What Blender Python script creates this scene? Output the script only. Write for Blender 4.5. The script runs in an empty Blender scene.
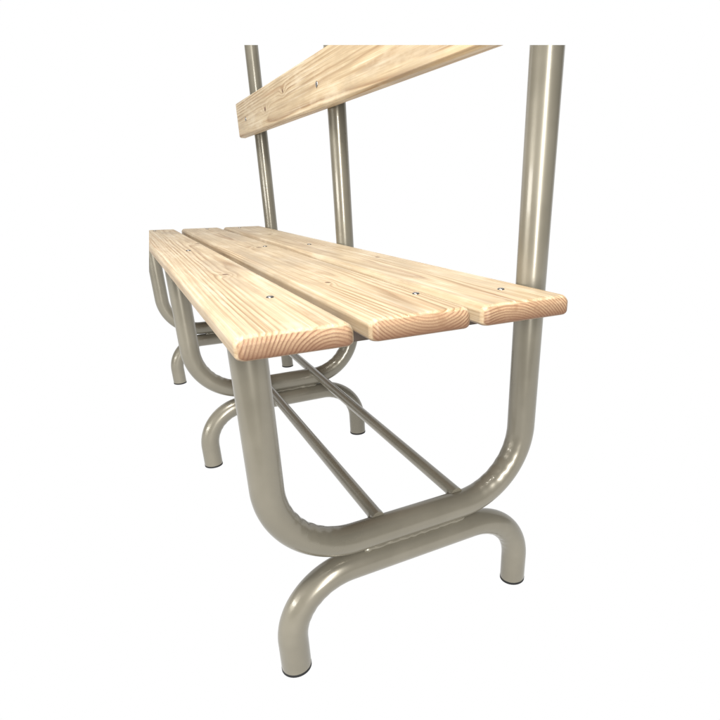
import bpy, bmesh, math, random
from mathutils import Vector, Matrix
scene=bpy.context.scene
scene.view_settings.view_transform='Standard'
try: scene.view_settings.look='None'
except Exception: pass
scene.view_settings.exposure=0
COL=bpy.context.collection
random.seed(4)

# ---------------------------------------------------------------- camera
yaw,pitch,roll=math.radians(28.8408),math.radians(-22.8614),math.radians(-0.4634)
FPX,CXP,CYP=534.7454,422.4573,413.2209
CAM=Vector((-0.5265,0.102,0.5694))
F=Vector((math.cos(pitch)*math.cos(yaw),-math.cos(pitch)*math.sin(yaw),math.sin(pitch)))
R=F.cross(Vector((0,0,1))).normalized();U=R.cross(F)
R2=math.cos(roll)*R+math.sin(roll)*U;U2=-math.sin(roll)*R+math.cos(roll)*U
cd=bpy.data.cameras.new('camera');cam=bpy.data.objects.new('camera',cd);COL.objects.link(cam)
M=Matrix((R2,U2,-F)).transposed().to_4x4();M.translation=CAM
cam.matrix_world=M
cd.sensor_width=36;cd.lens=36*FPX/720
cd.shift_x=-(CXP-360)/720;cd.shift_y=(CYP-360)/720
cd.clip_start=0.01;cd.clip_end=100
scene.camera=cam

# ---------------------------------------------------------------- node helper
class NT:
    def __init__(s,name):
        s.m=bpy.data.materials.new(name);s.m.use_nodes=True;s.t=s.m.node_tree
        s.n=s.t.nodes;s.l=s.t.links
        s.b=s.n['Principled BSDF'];s.o=s.n['Material Output']
    def put(s,sock,v):
        if isinstance(v,bpy.types.NodeSocket): s.l.new(v,sock)
        else: sock.default_value=v
    def math(s,op,a,b=0.0,c=0.0,clamp=False):
        n=s.n.new('ShaderNodeMath');n.operation=op;n.use_clamp=clamp
        s.put(n.inputs[0],a);s.put(n.inputs[1],b);s.put(n.inputs[2],c);return n.outputs[0]
    def comb(s,x,y,z):
        n=s.n.new('ShaderNodeCombineXYZ');s.put(n.inputs[0],x);s.put(n.inputs[1],y);s.put(n.inputs[2],z);return n.outputs[0]
    def noise(s,v,scale=1,detail=3,rough=.5):
        n=s.n.new('ShaderNodeTexNoise');s.l.new(v,n.inputs['Vector']);n.inputs['Scale'].default_value=scale
        n.inputs['Detail'].default_value=detail;n.inputs['Roughness'].default_value=rough;return n.outputs['Fac']
    def mix(s,f,a,b,mode='MIX'):
        n=s.n.new('ShaderNodeMix');n.data_type='RGBA';n.blend_type=mode
        s.put(n.inputs[0],f);s.put(n.inputs[6],a);s.put(n.inputs[7],b);return n.outputs[2]
    def ramp(s,f,st):
        n=s.n.new('ShaderNodeValToRGB');s.l.new(f,n.inputs[0]);e=n.color_ramp.elements
        e[0].position,e[0].color=st[0];e[1].position,e[1].color=st[-1]
        for p,c in st[1:-1]:
            k=e.new(p);k.color=c
        return n.outputs[0]
    def mr(s,v,a,b,c=0.0,d=1.0,smooth=True):
        n=s.n.new('ShaderNodeMapRange');n.interpolation_type='SMOOTHSTEP' if smooth else 'LINEAR'
        s.put(n.inputs[0],v);n.inputs[1].default_value=a;n.inputs[2].default_value=b;n.inputs[3].default_value=c;n.inputs[4].default_value=d;return n.outputs[0]
    def bump(s,h,st,d):
        n=s.n.new('ShaderNodeBump');s.l.new(h,n.inputs['Height']);n.inputs['Strength'].default_value=st;n.inputs['Distance'].default_value=d
        s.l.new(n.outputs[0],s.b.inputs['Normal'])

def wood(name,y0,z0,tilt_y,tilt_z,seed,knots,period=.0048,axis='y',amp=.016,gain=(.67,.64,.58,1)):
    k=NT(name)
    tc=k.n.new('ShaderNodeTexCoord');sp=k.n.new('ShaderNodeSeparateXYZ');k.l.new(tc.outputs['Object'],sp.inputs[0])
    x,y,z=sp.outputs
    v1=k.comb(k.math('MULTIPLY_ADD',x,1.1,seed),k.math('MULTIPLY',y,3),k.math('MULTIPLY',z,3))
    wob=k.math('MULTIPLY',k.math('SUBTRACT',k.noise(v1,1,1),.5),amp)
    v2=k.comb(k.math('MULTIPLY_ADD',x,4,seed),k.math('MULTIPLY',y,24),k.math('MULTIPLY',z,24))
    wob2=k.math('MULTIPLY',k.math('SUBTRACT',k.noise(v2,1,2),.5),.004)
    yy=k.math('ADD',k.math('SUBTRACT',y,y0),k.math('MULTIPLY',x,tilt_y))
    zz=k.math('ADD',k.math('SUBTRACT',z,z0),k.math('MULTIPLY',x,tilt_z))
    r=k.math('SQRT',k.math('ADD',k.math('MULTIPLY',yy,yy),k.math('MULTIPLY',zz,zz)))
    r=k.math('ADD',k.math('ADD',r,wob),wob2)
    kmask=None
    t=y if axis=='y' else z
    for (xk,tk,rk) in knots:
        dx=k.math('DIVIDE',k.math('SUBTRACT',x,xk),2.2);dt=k.math('SUBTRACT',t,tk)
        d2=k.math('ADD',k.math('MULTIPLY',dx,dx),k.math('MULTIPLY',dt,dt))
        g=k.math('EXPONENT',k.math('DIVIDE',d2,-(rk*2.2)**2))
        r=k.math('ADD',r,k.math('MULTIPLY',g,rk*1.5))
        dx3=k.math('DIVIDE',k.math('SUBTRACT',x,xk),1.4)
        d3=k.math('SQRT',k.math('ADD',k.math('MULTIPLY',dx3,dx3),k.math('MULTIPLY',dt,dt)))
        m=k.mr(d3,rk*.5,rk*1.1,1,0)
        kmask=m if kmask is None else k.math('MAXIMUM',kmask,m)
    fr=k.math('FRACT',k.math('DIVIDE',r,period))
    pale=(.84,.71,.51,1);pale2=(.77,.62,.42,1);late=(.38,.235,.125,1)
    c=k.ramp(fr,[(0,(.66,.49,.31,1)),(.14,pale),(.5,pale2),(.85,late),(.93,late),(1,(.66,.49,.31,1))])
    vv=k.comb(k.math('MULTIPLY_ADD',x,2.0,seed+7),k.math('MULTIPLY',y,30),k.math('MULTIPLY',z,30))
    con=k.mr(k.noise(vv,1,2),.36,.64,.2,1)
    c=k.mix(con,(.79,.66,.475,1),c)
    vf=k.comb(k.math('MULTIPLY_ADD',x,9,seed),k.math('MULTIPLY',y,900),k.math('MULTIPLY',z,900))
    fib=k.noise(vf,1,3,.6)
    c=k.mix(k.mr(fib,.38,.72,0,.6),c,(.46,.33,.20,1))
    vf2=k.comb(k.math('MULTIPLY_ADD',x,3,seed+2),k.math('MULTIPLY',y,240),k.math('MULTIPLY',z,240))
    fib2=k.noise(vf2,1,3,.6)
    c=k.mix(k.mr(fib2,.52,.70,0,.65),c,(.48,.33,.19,1))
    c=k.mix(k.mr(fib2,.46,.30,0,.65),c,(.94,.85,.70,1))
    vl=k.comb(k.math('MULTIPLY_ADD',x,7,seed+3),k.math('MULTIPLY',y,24),k.math('MULTIPLY',z,24))
    lg=k.noise(vl,1,5,.65)
    c=k.mix(k.mr(lg,.50,.70,0,.45),c,(.95,.86,.71,1))
    c=k.mix(k.mr(lg,.52,.34,0,.42),c,(.50,.39,.26,1))
    vg=k.comb(k.math('MULTIPLY_ADD',x,3.4,seed+21),k.math('MULTIPLY',y,15),k.math('MULTIPLY',z,15))
    c=k.mix(k.mr(k.noise(vg,1,4,.6),.50,.68,0,.5),c,(.45,.37,.28,1))
    vr=k.comb(k.math('MULTIPLY_ADD',x,1.5,seed+11),k.math('MULTIPLY',y,70),k.math('MULTIPLY',z,70))
    c=k.mix(k.mr(k.noise(vr,1,2),.60,.76,0,.45),c,(.52,.33,.19,1))
    if kmask is not None:
        c=k.mix(k.math('MULTIPLY',kmask,.92),c,(.17,.08,.04,1))
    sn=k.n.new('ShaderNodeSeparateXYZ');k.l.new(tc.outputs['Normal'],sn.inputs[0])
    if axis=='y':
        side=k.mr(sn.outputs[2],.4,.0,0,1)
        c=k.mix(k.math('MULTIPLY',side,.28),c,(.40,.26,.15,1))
        under_shade=k.mr(sn.outputs[2],-.3,-.8,0,1)
        c=k.mix(k.math('MULTIPLY',under_shade,.65),c,(.26,.15,.09,1))  # shade beneath the slats mixed into the wood colour
    e=k.mr(k.math('ABSOLUTE',sn.outputs[0]),.58,.75,0,1)
    n9=k.noise(tc.outputs['Object'],130,3,.6)
    re=k.math('ADD',r,k.math('MULTIPLY',n9,.0009))
    fe=k.math('FRACT',k.math('DIVIDE',re,period*.74))
    ec=k.ramp(fe,[(0,(.47,.30,.19,1)),(.3,(.66,.48,.32,1)),(.62,(.48,.31,.20,1)),(.84,(.17,.075,.045,1)),(.93,(.18,.08,.05,1)),(1,(.47,.30,.19,1))])
    vb=k.noise(tc.outputs['Object'],26,3,.6)
    ec=k.mix(k.mr(vb,.35,.65,.45,.97),(.52,.35,.23,1),ec)
    pore=k.noise(tc.outputs['Object'],900,3,.7)
    ec=k.mix(k.mr(pore,.4,.7,0,.4),ec,(.30,.16,.1,1))
    be=k.noise(tc.outputs['Object'],45,4,.65)
    ec=k.mix(k.mr(be,.54,.74,0,.35),ec,(.76,.60,.44,1))
    ec=k.mix(k.mr(be,.46,.3,0,.5),ec,(.31,.17,.10,1))
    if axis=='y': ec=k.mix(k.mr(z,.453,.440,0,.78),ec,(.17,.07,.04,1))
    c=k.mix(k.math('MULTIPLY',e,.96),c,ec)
    c=k.mix(1.0,c,gain,'MULTIPLY')
    k.l.new(c,k.b.inputs['Base Color'])
    k.b.inputs['Roughness'].default_value=.5
    k.b.inputs['Specular IOR Level'].default_value=.3
    h=k.math('ADD',k.math('MULTIPLY',fib,.5),k.math('MULTIPLY',fr,-.25))
    k.bump(h,.3,.0004)
    return k.m

def paint(name,bump=True):
    k=NT(name)
    tc=k.n.new('ShaderNodeTexCoord')
    n1=k.noise(tc.outputs['Object'],7,4,.6);n2=k.noise(tc.outputs['Object'],70,2,.5)
    c=k.mix(k.mr(n1,.3,.7),(.182,.166,.128,1),(.224,.205,.160,1))
    k.l.new(c,k.b.inputs['Base Color'])
    k.b.inputs['Metallic'].default_value=.32
    k.b.inputs['Specular IOR Level'].default_value=.4
    k.l.new(k.mr(n1,.3,.7,.27,.35),k.b.inputs['Roughness'])
    k.b.inputs['Coat Weight'].default_value=.3;k.b.inputs['Coat Roughness'].default_value=.08
    if bump: k.bump(n2,.06,.0005)
    return k.m
def plain(name,col,rough,metal=0):
    k=NT(name);tc=k.n.new('ShaderNodeTexCoord')
    n=k.noise(tc.outputs['Object'],150,3)
    k.l.new(k.mix(n,tuple(v*.75 for v in col)+(1,),tuple(min(1,v*1.25) for v in col)+(1,)),k.b.inputs['Base Color'])
    k.b.inputs['Roughness'].default_value=rough;k.b.inputs['Metallic'].default_value=metal
    return k.m
PAINT=paint('champagne_paint');PAINTR=paint('champagne_rod_paint',False);RUB=plain('black_rubber',(.004,.004,.004),.7);STEEL=plain('zinc_bolt',(.24,.23,.22),.3,.9);BARM=plain('support_bar_paint',(.08,.06,.045),.5,.2)

# ---------------------------------------------------------------- mesh helpers
def P(X,Y,Z): return Vector((X,-Y,Z))   # Y = from the bench front to its back
def finish(bm,name,mats,parent,sharp=38,wn=False):
    me=bpy.data.meshes.new(name);bmesh.ops.recalc_face_normals(bm,faces=bm.faces[:]);bm.to_mesh(me);bm.free()
    for m in mats: me.materials.append(m)
    for p in me.polygons:p.use_smooth=True
    me.set_sharp_from_angle(angle=math.radians(sharp))
    ob=bpy.data.objects.new(name,me);COL.objects.link(ob)
    if parent: ob.parent=parent
    if wn:
        w=ob.modifiers.new('wn','WEIGHTED_NORMAL');w.keep_sharp=True
    return ob
def tube(bm,pts,rads,seg=40,mat=0):
    rings=[];n=len(pts)
    T=[]
    for i in range(n):
        a=pts[max(0,i-1)];b=pts[min(n-1,i+1)];T.append((b-a).normalized())
    up=Vector((1,0,0)) if abs(T[0].x)<.9 else Vector((0,0,1))
    for i in range(n):
        t=T[i];s=t.cross(up).normalized();u=s.cross(t).normalized()
        ring=[]
        for j in range(seg):
            a=2*math.pi*j/seg
            rr=rads[i] if not callable(rads) else rads(i,math.cos(a)*s+math.sin(a)*u)
            ring.append(bm.verts.new(pts[i]+rr*(math.cos(a)*s+math.sin(a)*u)))
        rings.append(ring)
    fs=[]
    for i in range(n-1):
        for j in range(seg):
            fs.append(bm.faces.new((rings[i][j],rings[i][(j+1)%seg],rings[i+1][(j+1)%seg],rings[i+1][j])))
    fs.append(bm.faces.new(rings[0][::-1]));fs.append(bm.faces.new(rings[-1]))
    for f in fs:f.material_index=mat
def arc(cy,cz,r,a0,a1,X,n=72):
    return [P(X,cy+r*math.cos(math.radians(a0+(a1-a0)*i/n)),cz+r*math.sin(math.radians(a0+(a1-a0)*i/n))) for i in range(n+1)]
def line(a,b,n): return [a.lerp(b,i/n) for i in range(n+1)]
def dedupe(p):
    o=[p[0]]
    for q in p[1:]:
        if (q-o[-1]).length>1e-4:o.append(q)
    return o
def crimp(pts,centres,r0,amp):
    def f(i,d):
        p=pts[i];rr=r0
        for (c,rb,a0,a1) in centres:
            v=p-c
            if abs(v.length-rb)<1e-4:
                ang=math.degrees(math.atan2(v.z,-v.y))%360
                if a0<=ang<=a1:
                    t=(ang-a0)/(a1-a0)
                    inner=max(0,-d.dot(v.normalized())+.15)
                    rr+=amp*math.sin(t*math.pi)**2*(math.sin(ang*math.radians(1)*36)+.4*math.sin(ang*math.radians(1)*17+1))*inner**2
                    rr-=.0006*math.sin(t*math.pi)*abs(d.dot(v.normalized()))
        return rr
    return f
def cutoff(bm,co,no):
    g=bm.verts[:]+bm.edges[:]+bm.faces[:]
    bmesh.ops.bisect_plane(bm,geom=g,plane_co=co,plane_no=no,clear_outer=True,clear_inner=False)
    ed=[e for e in bm.edges if e.is_boundary]
    if ed: bmesh.ops.holes_fill(bm,edges=ed,sides=0)
def box(bm,x0,x1,Y0,Y1,z0,z1,mat=0):
    vs=[bm.verts.new(P(x,y,z)) for x in(x0,x1) for y in(Y0,Y1) for z in(z0,z1)]
    idx=[(0,1,3,2),(4,6,7,5),(0,4,5,1),(2,3,7,6),(0,2,6,4),(1,5,7,3)]
    fs=[bm.faces.new([vs[i] for i in q]) for q in idx]
    for f in fs:f.material_index=mat
    return vs,fs
def plank(bm,x0,x1,Y0,Y1,z0,z1,mat,big,face='top'):
    b=bmesh.new();box(b,x0,x1,Y0,Y1,z0,z1)
    bmesh.ops.recalc_face_normals(b,faces=b.faces[:])
    if face=='top':
        ce=[e for e in b.edges if abs(e.verts[0].co.z-e.verts[1].co.z)>1e-4]
    else:
        ce=[e for e in b.edges if abs(e.verts[0].co.y-e.verts[1].co.y)>1e-4]
    bmesh.ops.bevel(b,geom=ce,offset=.0085 if face=='top' else .005,segments=6,profile=.43,affect='EDGES')
    def show(e):
        if face=='top': return all(abs(v.co.z-z1)<1e-6 for v in e.verts)
        return all(abs(v.co.y+Y0)<1e-6 for v in e.verts)
    def hide(e):
        if face=='top': return all(abs(v.co.z-z0)<1e-6 for v in e.verts)
        return all(abs(v.co.y+Y1)<1e-6 for v in e.verts)
    bmesh.ops.bevel(b,geom=[e for e in b.edges if show(e)],offset=big,segments=6,profile=.43,affect='EDGES',clamp_overlap=True)
    bmesh.ops.bevel(b,geom=[e for e in b.edges if hide(e)],offset=.0040,segments=3,profile=.4,affect='EDGES',clamp_overlap=True)
    for f in b.faces:f.material_index=mat
    me=bpy.data.meshes.new('tmp');b.to_mesh(me);b.free();bm.from_mesh(me);bpy.data.meshes.remove(me)

TOPN=(U2-((CYP-45)/FPX)*F).normalized()
LEFTN=(-R2+((149-CXP)/FPX)*F).normalized()

# ---------------------------------------------------------------- bench
S=.6303;RT=.0187
YL,YP,YB=-.007,.3442,.3477
ZU,ZA=.1680,.1295
XF=[.001,S,2*S]
ZT,ZB=.4605,.4390
bench=bpy.data.objects.new('bench',None);bench.empty_display_size=.2;COL.objects.link(bench)
bench['label']='slatted pine bench with backrest board on beige tubular steel frames'
bench['category']='bench'

def make_frame(i):
    X=XF[i];RB=.098
    bm=bmesh.new()
    ztop=[.80,.92,1.06][i]
    pts=line(P(X,YL,ZB-.002),P(X,YL,ZU+RB),8)+arc(YL+RB,ZU+RB,RB,180,270,X)+line(P(X,YL+RB,ZU),P(X,YP-RB,ZU),8)+arc(YP-RB,ZU+RB,RB,270,360,X)+line(P(X,YP,ZU+RB),P(X,YP,ztop),14)
    pts=dedupe(pts)
    c1=P(X,YL+RB,ZU+RB);c2=P(X,YP-RB,ZU+RB)
    tube(bm,pts,crimp(pts,[(c1,RB,182,268),(c2,RB,272,358)],RT,.00027),44)
    cutoff(bm,CAM,TOPN)
    if i==2: cutoff(bm,CAM,LEFTN)
    b2=bmesh.new();box(b2,X-.020,X+.014,YL+.006,YP-.012,ZB-.017,ZB-.0004)
    bmesh.ops.bevel(b2,geom=b2.edges[:],offset=.002,segments=2,affect='EDGES')
    for f in b2.faces:f.material_index=1
    me=bpy.data.meshes.new('t');b2.to_mesh(me);b2.free();bm.from_mesh(me);bpy.data.meshes.remove(me)
    for sgn in(-1,1):
        zc=(ZU+ZA)/2
        wp=[P(X+sgn*(.0062+random.uniform(-.0005,.0005)),.1+.15*t/30,zc+random.uniform(-.0006,.0006)) for t in range(31)]
        rr=[.0034+.0010*math.sin(t*1.9)*random.random() for t in range(31)];rr[0]=rr[-1]=.001
        tube(bm,wp,rr,12)
    fr=finish(bm,'frame' if i==0 else 'frame.%03d'%i,[PAINT,BARM],bench,50)
    bm=bmesh.new();RA=.084
    pts=line(P(X,0,.004),P(X,0,ZA-RA),4)+arc(RA,ZA-RA,RA,180,90,X)+line(P(X,RA,ZA),P(X,YB-RA,ZA),6)+arc(YB-RA,ZA-RA,RA,90,0,X)+line(P(X,YB,ZA-RA),P(X,YB,.004),4)
    pts=dedupe(pts)
    tube(bm,pts,crimp(pts,[(P(X,RA,ZA-RA),RA,92,178),(P(X,YB-RA,ZA-RA),RA,2,88)],RT,.0002),44)
    ft=finish(bm,'foot' if i==0 else 'foot.%03d'%i,[PAINT],fr,50)
    for yy in(0,YB):
        bm=bmesh.new();tube(bm,[P(X,yy,0),P(X,yy,.001),P(X,yy,.0045),P(X,yy,.0054)],[RT-.0018,RT+.0003,RT+.0003,RT-.0006],36)
        finish(bm,'foot_cap',[RUB],ft)
for i in range(3):make_frame(i)

for Yr in(.1251,.2427):
    bm=bmesh.new();zr=.1830
    pts=line(P(XF[0]+.003,Yr,zr),P(2*S,Yr,zr),30)
    tube(bm,pts,[.0090]*len(pts),28)
    for i in range(3):
        for sg in(-1,1):
            if i==0 and sg<0: continue
            if i==2 and sg>0: continue
            x=XF[i]+sg*.0125
            w=[P(x,Yr,zr-.002),P(x+sg*.003,Yr,zr-.001),P(x+sg*.006,Yr,zr)]
            tube(bm,w,[.0105,.0099,.0090],20)
    finish(bm,'shelf_rod',[PAINTR],bench,50)

# seat: three slats
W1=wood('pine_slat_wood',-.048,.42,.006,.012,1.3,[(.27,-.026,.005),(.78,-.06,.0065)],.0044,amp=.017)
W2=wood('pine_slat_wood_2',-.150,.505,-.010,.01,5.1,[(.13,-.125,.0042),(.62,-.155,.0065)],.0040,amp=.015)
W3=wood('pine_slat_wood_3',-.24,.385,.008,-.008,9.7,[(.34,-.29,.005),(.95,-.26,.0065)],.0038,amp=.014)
bm=bmesh.new()
XE=1.323
plank(bm,-.0915,XE,-.0335,.0715,ZB,ZT,0,.0080)
cutoff(bm,CAM,LEFTN)
plank(bm,-.0900,XE,.0865,.1975,ZB,ZT,1,.0080)
plank(bm,-.0918,XE,.2085,.3252,ZB,ZT,2,.0080)
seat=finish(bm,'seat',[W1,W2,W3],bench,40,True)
WB=wood('pine_board_wood',-.36,.748,.004,.012,14.2,[(1.03,.757,.0065),(.86,.775,.0045)],.0044,axis='z',amp=.018,gain=(.73,.70,.63,1))
bm=bmesh.new()
plank(bm,-.055,1.3706,.3040,.3250,.7150,.8085,0,.005,'front')
cutoff(bm,CAM,TOPN)
back=finish(bm,'backrest',[WB],bench,40,True)
def bolt(loc,nrm,parent,s=1):
    bm=bmesh.new()
    n=nrm.normalized()
    r0=[.0054,.0054,.0048,.0040,.0030,.0026,.0010]
    h0=[-.004,.0004,.0011,.0014,.0013,.0003,.0003]
    tube(bm,[loc+n*h for h in h0],[r*s for r in r0],28)
    finish(bm,'bolt',[STEEL],parent,60)
for i in range(3):
    for (x,y) in((.066,.038),(.001,.178),(-.022,.275)):
        bolt(P(i*S+(x if i==0 else x*.1)+random.uniform(-.005,.005),y-.012*i+random.uniform(-.005,.005),ZT),Vector((0,0,1)),seat,random.uniform(.75,.9))
for i in(1,2):
    bolt(P(i*S-.005,.3040,.756),Vector((0,1,0)),back)

# ---------------------------------------------------------------- self-glowing studio sweep
k=NT('white_glowing_sweep')
em=k.n.new('ShaderNodeEmission');em.inputs[0].default_value=(1,1,1,1);em.inputs[1].default_value=1.0  # floor and backdrop emit their own white, so no shadow shows on them
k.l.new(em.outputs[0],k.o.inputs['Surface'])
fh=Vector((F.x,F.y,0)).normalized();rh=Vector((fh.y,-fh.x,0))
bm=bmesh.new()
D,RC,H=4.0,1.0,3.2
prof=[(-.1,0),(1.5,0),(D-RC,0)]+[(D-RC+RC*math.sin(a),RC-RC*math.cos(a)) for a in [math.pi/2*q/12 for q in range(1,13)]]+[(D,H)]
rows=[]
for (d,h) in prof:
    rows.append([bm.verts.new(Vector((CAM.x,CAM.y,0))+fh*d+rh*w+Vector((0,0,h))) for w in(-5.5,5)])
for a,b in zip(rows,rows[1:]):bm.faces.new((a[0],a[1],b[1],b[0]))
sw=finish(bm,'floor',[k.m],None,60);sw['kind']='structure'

# ---------------------------------------------------------------- light
w=bpy.data.worlds.new('World');scene.world=w;w.use_nodes=True
w.node_tree.nodes['Background'].inputs[0].default_value=(.9,.95,1,1)
w.node_tree.nodes['Background'].inputs[1].default_value=.05
def area(name,loc,tgt,sx,sy,power,col=(1,1,1)):
    l=bpy.data.lights.new(name,'AREA');l.shape='RECTANGLE';l.size=sx;l.size_y=sy;l.energy=power;l.color=col
    o=bpy.data.objects.new(name,l);COL.objects.link(o);o.location=loc
    o.rotation_euler=(Vector(tgt)-Vector(loc)).to_track_quat('-Z','Y').to_euler()
area('softbox_overhead',(-.2,.5,2.2),(.4,-.1,.4),.5,.5,76,(1,.99,.975))
area('strip_key',(-1.7,.35,.8),(0.1,-.15,.3),.25,1.2,56,(1,.99,.975))
area('added_fill_low',(.2,1.9,.55),(0.4,-.1,.2),1.2,.2,16,(1,.99,.975))  # added fill, brightens the rods and legs below the seat
